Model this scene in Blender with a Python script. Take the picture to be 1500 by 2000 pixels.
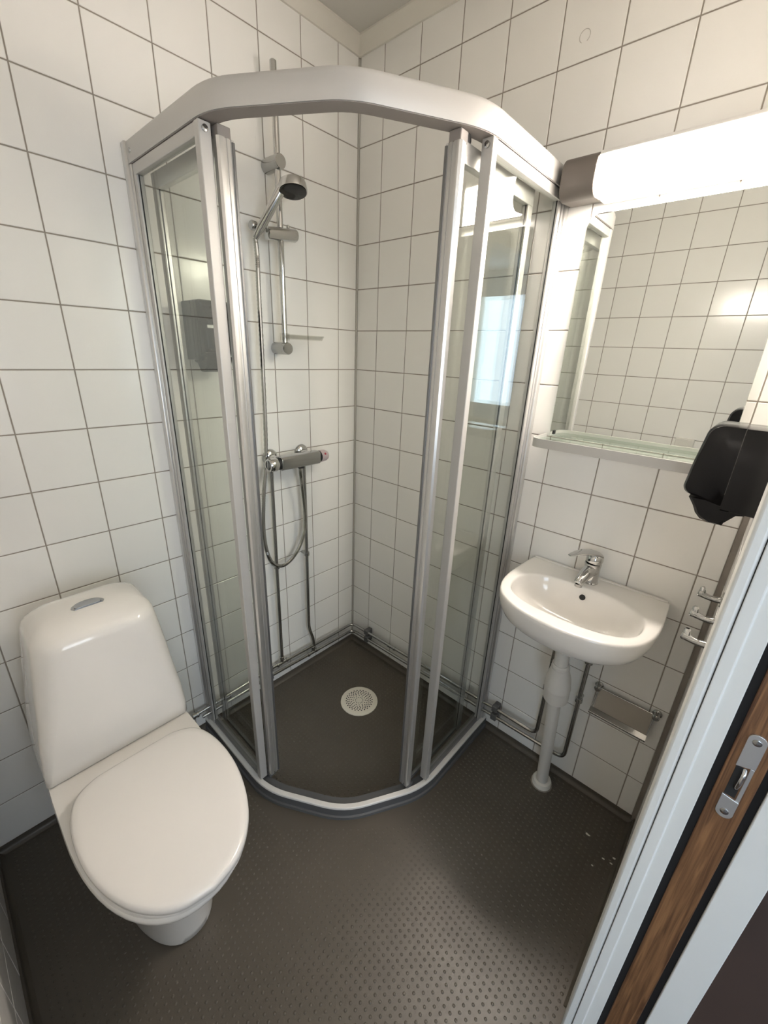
import bpy, math, random
from mathutils import Vector, Matrix
random.seed(7)
S = bpy.context.scene
for o in list(bpy.data.objects): bpy.data.objects.remove(o, do_unlink=True)
COL = S.collection
R = math.radians

# ------------------------------------------------------------------ camera
cam_d = bpy.data.cameras.new('camera'); cam = bpy.data.objects.new('camera', cam_d); COL.objects.link(cam)
cam_d.sensor_fit = 'HORIZONTAL'; cam_d.sensor_width = 36.0; cam_d.lens = 812.13 / 1500 * 36
cam_d.clip_start = 0.005; cam_d.clip_end = 60
M = Matrix.Rotation(R(41.66977), 3, 'Z') @ Matrix.Rotation(R(69.04051), 3, 'X') @ Matrix.Rotation(R(2.35733), 3, 'Z')
cam.matrix_world = Matrix.Translation((1.3432, -1.2925, 1.4401)) @ M.to_4x4()
S.camera = cam

# ------------------------------------------------------------------ world, large lights, exposure
w = bpy.data.worlds.new('world'); S.world = w; w.use_nodes = True
w.node_tree.nodes['Background'].inputs[0].default_value = (0.55, 0.68, 0.85, 1)
w.node_tree.nodes['Background'].inputs[1].default_value = 0.5
S.view_settings.view_transform = 'Standard'; S.view_settings.look = 'None'
S.view_settings.exposure = 2.66; S.view_settings.gamma = 1.0; S.view_settings.use_curve_mapping = False
LAMP_POWER = 17.5      # emission of the strip lamp's diffuser
a = bpy.data.lights.new('hall_area_light', 'AREA'); a.shape = 'RECTANGLE'; a.size = 1.4; a.size_y = 1.3
a.energy = 4.6; a.color = (0.66, 0.83, 1.0)
al = bpy.data.objects.new('hall_area_light', a); COL.objects.link(al)
a2 = bpy.data.lights.new('hall_area_light', 'AREA'); a2.shape = 'RECTANGLE'; a2.size = 1.5; a2.size_y = 1.3
a2.energy = 3.8; a2.color = (0.92, 0.965, 1.0)
al2 = bpy.data.objects.new('hall_area_light', a2); COL.objects.link(al2)
al2.location = (3.68, -1.65, 1.5); al2.rotation_euler = (R(-90), 0, R(-90))     # added fill light in the made-up window opposite the door, facing -x
al.location = (2.65, -3.93, 1.5); al.rotation_euler = (R(-90), 0, R(180))   # in the hall's window, facing into the hall

# ------------------------------------------------------------------ materials
MATS = {}
def nodes_of(name):
    m = bpy.data.materials.new(name); m.use_nodes = True
    nt = m.node_tree; b = nt.nodes['Principled BSDF']; MATS[name] = m
    return m, nt, b
def mat(name, col, rough=0.5, metal=0.0, bump=None, var=None, coat=0.0, spec=None, emit=None):
    m, nt, b = nodes_of(name)
    b.inputs['Base Color'].default_value = (*col, 1); b.inputs['Roughness'].default_value = rough
    b.inputs['Metallic'].default_value = metal
    if coat: b.inputs['Coat Weight'].default_value = coat; b.inputs['Coat Roughness'].default_value = 0.05
    if spec is not None: b.inputs['Specular IOR Level'].default_value = spec
    if emit: b.inputs['Emission Color'].default_value = (*emit[0], 1); b.inputs['Emission Strength'].default_value = emit[1]
    if bump or var:
        tc = nt.nodes.new('ShaderNodeTexCoord')
    if var:      # (scale, amount): gentle patchiness of the colour
        n = nt.nodes.new('ShaderNodeTexNoise'); n.inputs['Scale'].default_value = var[0]; n.inputs['Detail'].default_value = 4
        nt.links.new(tc.outputs['Object'], n.inputs['Vector'])
        mx = nt.nodes.new('ShaderNodeMix'); mx.data_type = 'RGBA'
        mx.inputs['A'].default_value = (*[c * (1 - var[1]) for c in col], 1)
        mx.inputs['B'].default_value = (*[min(1, c * (1 + var[1])) for c in col], 1)
        nt.links.new(n.outputs['Fac'], mx.inputs['Factor']); nt.links.new(mx.outputs['Result'], b.inputs['Base Color'])
    if bump:     # list of (scale, strength)
        prev = None
        for sc, st in bump:
            n = nt.nodes.new('ShaderNodeTexNoise'); n.inputs['Scale'].default_value = sc; n.inputs['Detail'].default_value = 2
            nt.links.new(tc.outputs['Object'], n.inputs['Vector'])
            bp = nt.nodes.new('ShaderNodeBump'); bp.inputs['Strength'].default_value = st; bp.inputs['Distance'].default_value = 0.002
            nt.links.new(n.outputs['Fac'], bp.inputs['Height'])
            if prev: nt.links.new(prev.outputs['Normal'], bp.inputs['Normal'])
            prev = bp
        nt.links.new(prev.outputs['Normal'], b.inputs['Normal'])
    return m
mat('tile', (0.875, 0.862, 0.826), 0.17, bump=[(14, 0.25), (260, 0.05)], var=(3, 0.015))
mat('grout', (0.31, 0.275, 0.235), 0.9, bump=[(300, 0.3)], var=(9, 0.12))
mat('corner_silicone', (0.55, 0.53, 0.49), 0.45)
mat('dirty_silicone', (0.26, 0.23, 0.20), 0.5, var=(14, 0.35))
mat('vinyl', (0.088, 0.075, 0.058), 0.40, bump=[(500, 0.12)], var=(5, 0.10))
mat('ceiling_paint', (0.62, 0.60, 0.555), 0.7, bump=[(180, 0.1)])
mat('cornice_paint', (0.72, 0.69, 0.62), 0.5)
mat('frame_paint', (0.74, 0.735, 0.70), 0.42, bump=[(60, 0.12)], var=(8, 0.03))
mat('old_paint', (0.60, 0.55, 0.44), 0.5, var=(22, 0.25))
mat('alu_satin', (0.55, 0.54, 0.52), 0.42, 0.35, bump=[(400, 0.03)])
mat('alu', (0.66, 0.655, 0.64), 0.30, 0.8)
mat('alu_dark', (0.22, 0.22, 0.225), 0.35, 0.7)
mat('strip_white', (0.78, 0.765, 0.73), 0.4)
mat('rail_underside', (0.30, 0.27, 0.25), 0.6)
mat('kerb_grey', (0.10, 0.102, 0.105), 0.45)
mat('chrome', (0.58, 0.58, 0.57), 0.09, 1.0)
mat('chrome_worn', (0.46, 0.46, 0.45), 0.13, 1.0)
mat('pipe_chrome', (0.44, 0.435, 0.42), 0.20, 1.0)
mat('clip_plastic', (0.12, 0.12, 0.12), 0.4)
mat('black_plastic', (0.004, 0.004, 0.005), 0.14, spec=0.30)
mat('black_matt', (0.012, 0.012, 0.012), 0.6)
mat('ceramic', (0.80, 0.78, 0.74), 0.10, coat=0.4)
mat('seat_plastic', (0.77, 0.75, 0.715), 0.22)
mat('white_plastic', (0.74, 0.72, 0.66), 0.35)
mat('waste_plastic', (0.63, 0.61, 0.57), 0.40, var=(10, 0.05))
mat('drain_white', (0.80, 0.76, 0.66), 0.35)
mat('lamp_cap', (0.13, 0.112, 0.098), 0.5)
mat('lamp_housing', (0.80, 0.78, 0.75), 0.5)
mat('steel_plate', (0.30, 0.27, 0.23), 0.35, 0.5)
mat('bar_cream', (0.80, 0.74, 0.62), 0.4)
mat('red_mark', (0.45, 0.06, 0.08), 0.4)
mat('knob_grey', (0.55, 0.46, 0.47), 0.35)
mat('button_grey', (0.42, 0.43, 0.44), 0.25, 0.6)
mat('crumb', (0.75, 0.73, 0.68), 0.8)
mat('hall_floor', (0.085, 0.048, 0.034), 0.45, var=(4, 0.3))
mat('hall_paint', (0.62, 0.64, 0.66), 0.7)
mat('cavity', (0.006, 0.005, 0.005), 0.9)  # near-black colour carries the shade inside the door pocket
mat('mark', (0.52, 0.50, 0.46), 0.6)
mat('diffuser', (0.9, 0.88, 0.85), 0.4, emit=((1.0, 0.90, 0.81), LAMP_POWER))
m, nt, b = nodes_of('mirror_silver')
b.inputs['Base Color'].default_value = (0.69, 0.71, 0.68, 1); b.inputs['Metallic'].default_value = 1; b.inputs['Roughness'].default_value = 0.0
def glass(name, tint):
    """clear sheet glass: fresnel reflection over tinted, unrefracted transmission (both faces)"""
    m = bpy.data.materials.new(name); m.use_nodes = True; MATS[name] = m
    nt = m.node_tree; nt.nodes.clear()
    out = nt.nodes.new('ShaderNodeOutputMaterial'); mx = nt.nodes.new('ShaderNodeMixShader')
    tr = nt.nodes.new('ShaderNodeBsdfTransparent'); tr.inputs[0].default_value = (*tint, 1)
    gl = nt.nodes.new('ShaderNodeBsdfGlossy'); gl.inputs['Roughness'].default_value = 0.0
    fr = nt.nodes.new('ShaderNodeFresnel'); geo = nt.nodes.new('ShaderNodeNewGeometry')
    ior = nt.nodes.new('ShaderNodeMix'); ior.data_type = 'FLOAT'
    ior.inputs['A'].default_value = 1.5; ior.inputs['B'].default_value = 1 / 1.5
    nt.links.new(geo.outputs['Backfacing'], ior.inputs['Factor']); nt.links.new(ior.outputs['Result'], fr.inputs['IOR'])
    nt.links.new(fr.outputs[0], mx.inputs[0]); nt.links.new(tr.outputs[0], mx.inputs[1]); nt.links.new(gl.outputs[0], mx.inputs[2])
    nt.links.new(mx.outputs[0], out.inputs[0])
    return m
glass('shower_glass', (0.955, 0.968, 0.948)); glass('shelf_glass', (0.93, 0.975, 0.95)); glass('clear_plastic', (0.90, 0.90, 0.88))
glass('window_glass', (0.96, 0.97, 0.97))
# oiled wood: stretched noise along the height
m, nt, b = nodes_of('wood')
tc = nt.nodes.new('ShaderNodeTexCoord'); mp = nt.nodes.new('ShaderNodeMapping'); mp.inputs['Scale'].default_value = (160, 160, 5)
n1 = nt.nodes.new('ShaderNodeTexNoise'); n1.inputs['Scale'].default_value = 1.0; n1.inputs['Detail'].default_value = 5; n1.inputs['Distortion'].default_value = 1.2
cr = nt.nodes.new('ShaderNodeValToRGB'); cr.color_ramp.elements[0].position = 0.32; cr.color_ramp.elements[1].position = 0.68
cr.color_ramp.elements[0].color = (0.075, 0.030, 0.012, 1); cr.color_ramp.elements[1].color = (0.27, 0.132, 0.055, 1)
nt.links.new(tc.outputs['Object'], mp.inputs[0]); nt.links.new(mp.outputs[0], n1.inputs['Vector']); nt.links.new(n1.outputs['Fac'], cr.inputs[0])
nt.links.new(cr.outputs[0], b.inputs['Base Color']); b.inputs['Roughness'].default_value = 0.5

# ------------------------------------------------------------------ mesh helpers
WPOS = {}
def link(name, me, mt, parent, origin, smooth, bevel, seg):
    if mt: me.materials.append(MATS[mt])
    if smooth is not None:
        me.polygons.foreach_set('use_smooth', [True] * len(me.polygons)); me.set_sharp_from_angle(angle=R(smooth))
    o = bpy.data.objects.new(name, me); COL.objects.link(o)
    WPOS[o.name] = Vector(origin)
    if parent: o.parent = parent; o.location = Vector(origin) - WPOS[parent.name]
    else: o.location = origin
    if bevel:
        md = o.modifiers.new('bevel', 'BEVEL'); md.width = bevel; md.segments = seg; md.limit_method = 'ANGLE'; md.angle_limit = R(40)
    return o
class MB:
    def __init__(s): s.v = []; s.f = []
    def quad_strip(s, rings, closed=True, cap0=True, cap1=True):
        base = len(s.v); n = len(rings[0])
        for r in rings: s.v += [tuple(p) for p in r]
        for i in range(len(rings) - 1):
            for j in range(n if closed else n - 1):
                k = (j + 1) % n
                s.f.append((base + i*n + j, base + i*n + k, base + (i+1)*n + k, base + (i+1)*n + j))
        if cap0: s.f.append(tuple(base + j for j in reversed(range(n))))
        if cap1: s.f.append(tuple(base + (len(rings)-1)*n + j for j in range(n)))
        return s
    def box(s, a, b):
        x0, y0, z0 = [min(p, q) for p, q in zip(a, b)]; x1, y1, z1 = [max(p, q) for p, q in zip(a, b)]
        k = len(s.v)
        s.v += [(x0,y0,z0),(x1,y0,z0),(x1,y1,z0),(x0,y1,z0),(x0,y0,z1),(x1,y0,z1),(x1,y1,z1),(x0,y1,z1)]
        s.f += [tuple(k + i for i in q) for q in ((0,3,2,1),(4,5,6,7),(0,1,5,4),(1,2,6,5),(2,3,7,6),(3,0,4,7))]
        return s
    def tube(s, pts, rad, n=12, caps=True):
        pts = [Vector(p) for p in pts]; rads = rad if isinstance(rad, (list, tuple)) else [rad] * len(pts)
        tang = []
        for i in range(len(pts)):
            d = (pts[min(i+1, len(pts)-1)] - pts[max(i-1, 0)])
            if i > 0 and i < len(pts) - 1:
                d = (pts[i+1]-pts[i]).normalized() + (pts[i]-pts[i-1]).normalized()
            if d.length < 1e-9: d = Vector((0, 0, 1))
            tang.append(d.normalized())
        t0 = tang[0]; up = Vector((0, 0, 1)) if abs(t0.z) < 0.9 else Vector((1, 0, 0))
        nrm = (up - t0 * up.dot(t0)).normalized(); rings = []
        for p, t, r in zip(pts, tang, rads):
            nrm = (nrm - t * nrm.dot(t)).normalized(); bn = t.cross(nrm)
            rings.append([p + (nrm * math.cos(2*math.pi*j/n) + bn * math.sin(2*math.pi*j/n)) * r for j in range(n)])
        return s.quad_strip(rings, True, caps, caps)
    def lathe(s, prof, c, axis=(0, 0, 1), n=24):
        """prof: (distance along axis, radius) pairs from point c"""
        ax = Vector(axis).normalized(); c = Vector(c)
        return s.tube_r([(c + ax * d, r) for d, r in prof], ax, n)
    def tube_r(s, pr, ax, n):
        up = Vector((0, 0, 1)) if abs(ax.z) < 0.9 else Vector((1, 0, 0))
        u = (up - ax * up.dot(ax)).normalized(); v = ax.cross(u)
        rings = [[p + (u * math.cos(2*math.pi*j/n) + v * math.sin(2*math.pi*j/n)) * max(r, 1e-5) for j in range(n)] for p, r in pr]
        return s.quad_strip(rings, True, True, True)
    def prism(s, poly, ax, lo, hi):
        """poly of 2-D points extruded along axis index ax (the two other axes in x,y,z order)"""
        def mk(p, t):
            q = list(p); q.insert(ax, t); return tuple(q)
        return s.quad_strip([[mk(p, lo) for p in poly], [mk(p, hi) for p in poly]])
    def obj(s, name, mt, parent=None, smooth=None, bevel=0, seg=2, origin=None):
        xs = list(zip(*s.v))
        if origin is None: origin = ((min(xs[0])+max(xs[0]))/2, (min(xs[1])+max(xs[1]))/2, min(xs[2]))
        me = bpy.data.meshes.new(name)
        me.from_pydata([(x-origin[0], y-origin[1], z-origin[2]) for x, y, z in s.v], [], s.f); me.update()
        import bmesh
        bm = bmesh.new(); bm.from_mesh(me); bmesh.ops.recalc_face_normals(bm, faces=bm.faces); bm.to_mesh(me); bm.free()
        return link(name, me, mt, parent, origin, smooth, bevel, seg)
def box(name, a, b, mt, parent=None, bevel=0, seg=2): return MB().box(a, b).obj(name, mt, parent, None if not bevel else 35, bevel, seg)
def cyl(name, p0, p1, r, mt, parent=None, n=20, bevel=0): return MB().tube([p0, p1], r, n).obj(name, mt, parent, 40, bevel)
def empty(name, loc, label, cat, group=None):
    o = bpy.data.objects.new(name, None); COL.objects.link(o); o.location = loc; o.empty_display_size = 0.05
    WPOS[o.name] = Vector(loc); return tag(o, label, cat, group)
def tag(o, label, cat, group=None):
    o['label'] = label; o['category'] = cat
    if group: o['group'] = group
    return o
def struct(o, label, cat):
    o['kind'] = 'structure'; return tag(o, label, cat)
def bend(pts, r=0.02, k=5):
    """round the corners of a 3-D polyline"""
    pts = [Vector(p) for p in pts]; out = [pts[0]]
    for i in range(1, len(pts)-1):
        a, b, c = pts[i-1], pts[i], pts[i+1]
        d0 = (a-b); d1 = (c-b); q = min(r, d0.length*0.49, d1.length*0.49)
        p0 = b + d0.normalized()*q; p1 = b + d1.normalized()*q
        for j in range(k+1):
            t = j/k; out.append(p0*(1-t)**2 + b*2*t*(1-t) + p1*t*t)
    out.append(pts[-1]); return out
def catmull(pts, k=6, closed=False):
    pts = [Vector(p) for p in pts]; n = len(pts); out = []
    for i in range(n if closed else n-1):
        g = lambda j: pts[j % n] if closed else pts[max(0, min(n-1, j))]
        p0, p1, p2, p3 = g(i-1), g(i), g(i+1), g(i+2)
        for j in range(k):
            t = j/k
            out.append(0.5*((2*p1)+(p2-p0)*t+(2*p0-5*p1+4*p2-p3)*t*t+(3*p1-p0-3*p2+p3)*t**3))
    if not closed: out.append(pts[-1])
    return out
def rrect(cx, cy, w, h, r, k=4):
    """rounded rectangle outline, counter-clockwise"""
    o = []
    for sx, sy, a0 in ((1,1,0),(-1,1,90),(-1,-1,180),(1,-1,270)):
        for j in range(k+1):
            t = R(a0 + 90*j/k); o.append((cx+sx*(w/2-r)+r*math.cos(t), cy+sy*(h/2-r)+r*math.sin(t)))
    return o

# ------------------------------------------------------------------ the room
T = 0.15; G = 0.0030; ZG = 0.0185          # tile pitch, joint width, lowest joint
W_R = 1.375; Y_F = -1.452; CEIL = 2.402
JY = -0.642; DOOR_Y1 = -1.385; DOOR_H = 1.93   # pocket-door opening in the right wall
floor = struct(box('floor', (-0.1, Y_F-0.1, -0.05), (1.42, 0.1, 0.0), 'vinyl'), 'dark brown studded vinyl floor of the bathroom', 'floor')
ceiling = struct(box('ceiling', (-0.1, Y_F-0.1, CEIL), (1.51, 0.1, CEIL+0.05), 'ceiling_paint'), 'off-white painted ceiling above the shower corner', 'ceiling')
wl = struct(box('wall_left', (-0.1, Y_F-0.1, -0.05), (-0.0016, 0.1, CEIL), 'grout'), 'white tiled wall behind the toilet with grey joints', 'wall')
wb = struct(box('wall_back', (-0.0016, 0.0016, -0.05), (1.51, 0.1, CEIL), 'grout'), 'white tiled wall carrying the washbasin and mirror', 'wall')
wf = struct(box('wall_front', (-0.0016, Y_F-0.1, -0.05), (1.51, Y_F-0.0016, CEIL), 'grout'), 'white tiled wall facing the mirror beside the camera', 'wall')
mb = MB(); x0, x1 = W_R+0.0016, 1.508
mb.box((x0, JY+0.055, -0.05), (x1, 0.0016, CEIL)).box((x0, Y_F, -0.05), (x1, DOOR_Y1-0.03, CEIL)).box((x0, DOOR_Y1-0.03, DOOR_H+0.04), (x1, JY+0.055, CEIL))
wr = struct(mb.obj('wall_right', 'grout', origin=(x0, -0.3, 0)), 'wall with the sliding door, hooks and black soap dispenser', 'wall')

TM = {}
def tile_mesh(w, h, axis):
    key = (round(w, 4), round(h, 4), axis)
    if key in TM: return TM[key]
    e = 0.0013; d0, d1 = -0.0045, -0.0011
    v = []
    for d, i in ((d0, 0), (d1, 0), (0.0, e)):
        for u, s in ((-w/2+i, -h/2+i), (w/2-i, -h/2+i), (w/2-i, h/2-i), (-w/2+i, h/2-i)): v.append((u, s, d))
    f = [(8, 9, 10, 11)]
    for k in (0, 4):
        for j in range(4): f.append((k+j, k+(j+1) % 4, k+4+(j+1) % 4, k+4+j))
    mp = {'L': lambda u, s, d: (d, u, s), 'B': lambda u, s, d: (-u, -d, s), 'F': lambda u, s, d: (u, d, s), 'R': lambda u, s, d: (-d, -u, s)}[axis]
    me = bpy.data.meshes.new('tile'); me.from_pydata([mp(*p) for p in v], [], f); me.materials.append(MATS['tile']); me.update()
    TM[key] = me; return me
def spans(lo, hi, g0):
    """tile intervals between joints g0 + k*T clipped to lo..hi"""
    k = math.floor((lo-g0)/T); out = []
    while g0+k*T < hi-1e-6:
        p, q = max(lo, g0+k*T), min(hi, g0+(k+1)*T)
        if q-p > 0.008: out.append((p, q))
        k += 1
    return out
def tiles(wall, axis, pos, lo, hi, g0, zlo=ZG+0.001, zhi=CEIL-0.004):
    for p, q in spans(lo, hi, g0):
        for z, zz in spans(zlo, zhi, ZG):
            me = tile_mesh(q-p-G, zz-z-G, axis)
            o = bpy.data.objects.new('tile', me); COL.objects.link(o)
            c, cz = (p+q)/2, (z+zz)/2
            wp = Vector({'L': (pos, c, cz), 'R': (pos, c, cz)}.get(axis, (c, pos, cz)))
            o.parent = wall; o.location = wp - WPOS[wall.name]
            t = 0.0022
            o.rotation_euler = (random.uniform(-t, t) if axis in 'BF' else 0, random.uniform(-t, t) if axis in 'LR' else 0, random.uniform(-t, t))
tiles(wl, 'L', 0.0, Y_F, -0.004, -0.0972)
tiles(wb, 'B', 0.0, 0.004, W_R-0.012, 0.115)
tiles(wf, 'F', Y_F, 0.0, W_R, 0.087)
tiles(wr, 'R', W_R, JY+0.090, -0.002, -0.115)
tiles(wr, 'R', W_R, DOOR_Y1-0.03, JY+0.052, -0.115, DOOR_H+0.085)
struct(box('trim_1', (-0.0012, -0.0045, 0.0), (0.0045, 0.0012, 2.36), 'corner_silicone'), 'pale sealant strip down the shower corner', 'trim')
struct(box('trim_2', (W_R-0.0110, -0.006, 0.012), (W_R+0.001, 0.001, 2.36), 'dirty_silicone'), 'dark stained sealant down the corner beside the door', 'trim')

# up-turned vinyl at the foot of the walls (a cove)
def cove(name, a, b, inward, label):
    a, b = Vector((*a, 0)), Vector((*b, 0)); n = Vector((*inward, 0))
    prof = [(0, 0.021), (0.005, 0.021), (0.0055, 0.012), (0.009, 0.005), (0.017, 0.0003), (0, 0.0003)]
    m_ = MB().quad_strip([[p + n*d + Vector((0, 0, z)) for d, z in prof] for p in (a, b)])
    return struct(m_.obj(name, 'vinyl', None, 50), label, 'baseboard')
cove('baseboard_left', (0, Y_F), (0, 0), (1, 0), 'dark vinyl turned up along the toilet wall')
cove('baseboard_back', (0, 0), (W_R, 0), (0, -1), 'dark vinyl turned up below the washbasin wall')
cove('baseboard_front', (0, Y_F), (W_R, Y_F), (0, 1), 'dark vinyl turned up along the front wall')
cove('baseboard_right', (W_R, 0), (W_R, JY+0.05), (-1, 0), 'dark vinyl turned up beside the door frame')
# cornice under the ceiling
def cornice(name, a, b, inward, label):
    a, b = Vector((*a, 0)), Vector((*b, 0)); n = Vector((*inward, 0)); t = (b-a).normalized()
    prof = [(0, 2.364), (0.007, 2.364), (0.009, 2.368), (0.012, 2.373), (0.019, 2.384), (0.027, 2.3915), (0.033, 2.395), (0.036, 2.396), (0.036, CEIL-0.0005), (0, CEIL-0.0005)]
    m_ = MB().quad_strip([[a + n*d + t*d + Vector((0, 0, z)) for d, z in prof], [b + n*d - t*d + Vector((0, 0, z)) for d, z in prof]])
    return struct(m_.obj(name, 'cornice_paint', None, 30), label, 'trim')
cornice('trim_3', (0, Y_F), (0, 0), (1, 0), 'cream cornice under the ceiling over the toilet wall')
cornice('trim_4', (0, 0), (W_R, 0), (0, -1), 'cream cornice under the ceiling over the mirror wall')
cornice('trim_5', (0, Y_F), (W_R, Y_F), (0, 1), 'cream cornice under the ceiling over the front wall')
cornice('trim_6', (W_R, 0), (W_R, Y_F), (-1, 0), 'cream cornice under the ceiling over the door')

# raised studs of the vinyl: real geometry, far too many to count
v = []; f = []
P = 0.0165; n = 8
gx = 0.012
def inside_kerb(x, y):
    return x < 0.86 and y > -0.86
while gx < W_R-0.02:
    gy = -0.014
    while gy > Y_F+0.02:
        near_drain = (gx-0.347)**2 + (gy+0.286)**2 < 0.088**2
        d = max(x_ for x_ in (gx-0.80, -gy-0.80, (gx-gy-1.33)*0.7071))
        if not near_drain and not (-0.03 < d < 0.03 and inside_kerb(gx, gy)) and not (0.15 < gx < 0.62 and abs(gy+1.12) < 0.112):
            k = len(v)
            for r, z in ((0.0038, 0.0), (0.0033, 0.0008), (0.0019, 0.0013)):
                for j in range(n):
                    t = 2*math.pi*j/n; v.append((gx+r*math.cos(t), gy+r*math.sin(t), z))
            for i in range(2):
                for j in range(n): f.append((k+i*n+j, k+i*n+(j+1) % n, k+(i+1)*n+(j+1) % n, k+(i+1)*n+j))
            f.append(tuple(k+2*n+j for j in range(n)))
        gy -= P
    gx += P
me = bpy.data.meshes.new('studs'); me.from_pydata(v, [], f); me.update()
st = link('studs', me, 'vinyl', floor, WPOS['floor'], 40, 0, 0)
me.transform(Matrix.Translation(-WPOS['floor'])); st['kind'] = 'stuff'

# ------------------------------------------------------------------ hall beyond the door (seen in reflections and at the lower right)
hf = struct(box('floor_hall', (1.42, -4.1, -0.05), (3.75, 1.2, -0.012), 'hall_floor'), 'dark brown hall floor outside the door', 'floor')
hc = struct(box('ceiling_hall', (1.508, -4.1, 2.45), (3.75, 1.2, 2.5), 'hall_paint'), 'pale hall ceiling outside the bathroom', 'ceiling')
mb = MB(); mb.box((3.7, -4.1, -0.05), (3.8, -2.45, 2.45)).box((3.7, -0.85, -0.05), (3.8, 1.2, 2.45)).box((3.7, -2.45, -0.05), (3.8, -0.85, 0.80)).box((3.7, -2.45, 2.20), (3.8, -0.85, 2.45))
struct(mb.obj('wall_hall_right', 'hall_paint'), 'pale hall wall opposite the bathroom door', 'wall')
wn = MB(); wn.box((3.71, -2.45, 0.80), (3.77, -2.39, 2.20)).box((3.71, -0.91, 0.80), (3.77, -0.85, 2.20)).box((3.71, -2.39, 0.80), (3.77, -0.91, 0.86)).box((3.71, -2.39, 2.14), (3.77, -0.91, 2.20))
wo = struct(wn.obj('window_fill', 'frame_paint'), 'added unseen hall window for fill light through the bathroom door', 'window')  # made-up window, added to bring fill light in through the door
box('pane', (3.739, -2.39, 0.86), (3.745, -0.91, 2.14), 'window_glass', wo)
struct(box('wall_hall_back', (1.508, 1.2, -0.05), (3.75, 1.3, 2.45), 'hall_paint'), 'pale far end wall of the hall', 'wall')
mb = MB(); mb.box((1.42, -4.1, -0.05), (1.94, -4.0, 2.45)).box((3.36, -4.1, -0.05), (3.7, -4.0, 2.45)).box((1.94, -4.1, -0.05), (3.36, -4.0, 0.82)).box((1.94, -4.1, 2.18), (3.36, -4.0, 2.45))
struct(mb.obj('wall_hall_front', 'hall_paint'), 'pale hall wall with the daylight window', 'wall')
struct(MB().box((1.40, -4.0, -0.05), (1.508, Y_F-0.1, 2.45)).box((1.40, 0.1, -0.05), (1.508, 1.2, 2.45)).obj('wall_hall_left', 'hall_paint'), 'pale hall wall running on from the bathroom', 'wall')
wn = MB(); wn.box((1.94, -4.07, 0.82), (2.0, -4.01, 2.18)).box((3.30, -4.07, 0.82), (3.36, -4.01, 2.18)).box((2.0, -4.07, 0.82), (3.30, -4.01, 0.88)).box((2.0, -4.07, 2.12), (3.30, -4.01, 2.18))
wo = struct(wn.obj('window_1', 'frame_paint'), 'white framed hall window letting in blue daylight', 'window')
box('pane', (2.0, -4.045, 0.88), (3.30, -4.039, 2.12), 'window_glass', wo)

# ------------------------------------------------------------------ pocket door and its frame
def jamb(name, x0, x1, y0, y1, label, z1=DOOR_H, mt='frame_paint', bevel=0.0015):
    return struct(box(name, (x0, y0, -0.012), (x1, y1, z1), mt, None, bevel), label, 'trim')
jamb('trim_7', 1.3652, 1.3815, JY+0.092, JY, 'white door architrave on the bathroom side', DOOR_H+0.082, bevel=0.0042)
mb = MB(); mb.prism([(1.3825, JY+0.05), (1.3825, JY-0.0005), (1.3975, JY-0.0005), (1.3985, JY+0.003), (1.4185, JY+0.003), (1.4185, JY+0.05)], 2, -0.012, DOOR_H)
struct(mb.obj('trim_8', 'frame_paint', None, None, 0.0012), 'white inner half of the split door jamb', 'trim')
jamb('trim_9', 1.4785, 1.5225, JY+0.05, JY, 'white outer half of the split door jamb')
struct(box('trim_10', (1.3655, DOOR_Y1-0.03, DOOR_H), (1.3815, JY+0.001, DOOR_H+0.080), 'frame_paint', None, 0.0015), 'white architrave across the head of the door', 'trim')
struct(box('trim_11', (1.3825, DOOR_Y1, DOOR_H), (1.5225, JY+0.05, DOOR_H+0.038), 'frame_paint', None, 0.0015), 'white head lining of the door opening', 'trim')
struct(box('trim_12', (1.3825, DOOR_Y1-0.03, -0.012), (1.5225, DOOR_Y1, DOOR_H), 'frame_paint', None, 0.0015), 'white door jamb beside the camera', 'trim')
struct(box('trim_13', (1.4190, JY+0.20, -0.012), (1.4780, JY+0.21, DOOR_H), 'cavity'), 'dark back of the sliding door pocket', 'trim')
struct(box('trim_14', (1.38, DOOR_Y1, -0.03), (1.50, JY, -0.006), 'wood', None, 0.003), 'wooden threshold strip under the door', 'trim')
# pocket cheeks in front of the wall body
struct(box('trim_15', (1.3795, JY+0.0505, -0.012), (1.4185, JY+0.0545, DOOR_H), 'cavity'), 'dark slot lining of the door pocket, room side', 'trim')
for nm, x0_, x1_, lab in (('trim_16', 1.4187, 1.4284, 'added black strip for the shade between door leaf and inner jamb'), ('trim_17', 1.4691, 1.4783, 'added black strip for the shade between door leaf and outer jamb')):
    struct(box(nm, (x0_, JY+0.0045, -0.012), (x1_, JY+0.03, DOOR_H), 'cavity'), lab, 'trim')  # black strips added so the gaps beside the leaf read as shade
DX0, DX1 = 1.4285, 1.4690
dl = struct(box('door_1', (DX0+0.0005, JY+0.012, 0.003), (DX1-0.0005, JY+0.048, DOOR_H-0.01), 'frame_paint'), 'sliding pocket door leaf with a brown wooden edge', 'door')
edge = box('edge_strip', (DX0, JY+0.002, 0.003), (DX1, JY+0.012, DOOR_H-0.01), 'wood', dl, 0.0015)
edge['label'] = 'brown grained wooden edge of the door'
yl = JY+0.002; cxl = 1.4487; zc = 0.905; hh = 0.079; hw = 0.0100
def latch_ring(yy, w, h, k=8):
    o = []
    for sgn, a0 in ((1, 0), (-1, 180)):
        for j in range(k+1):
            t = R(a0+180*j/k); o.append((cxl+w*math.cos(t), yy, zc+sgn*(h-w)+w*math.sin(t)))
    return o
lat = MB()
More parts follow.
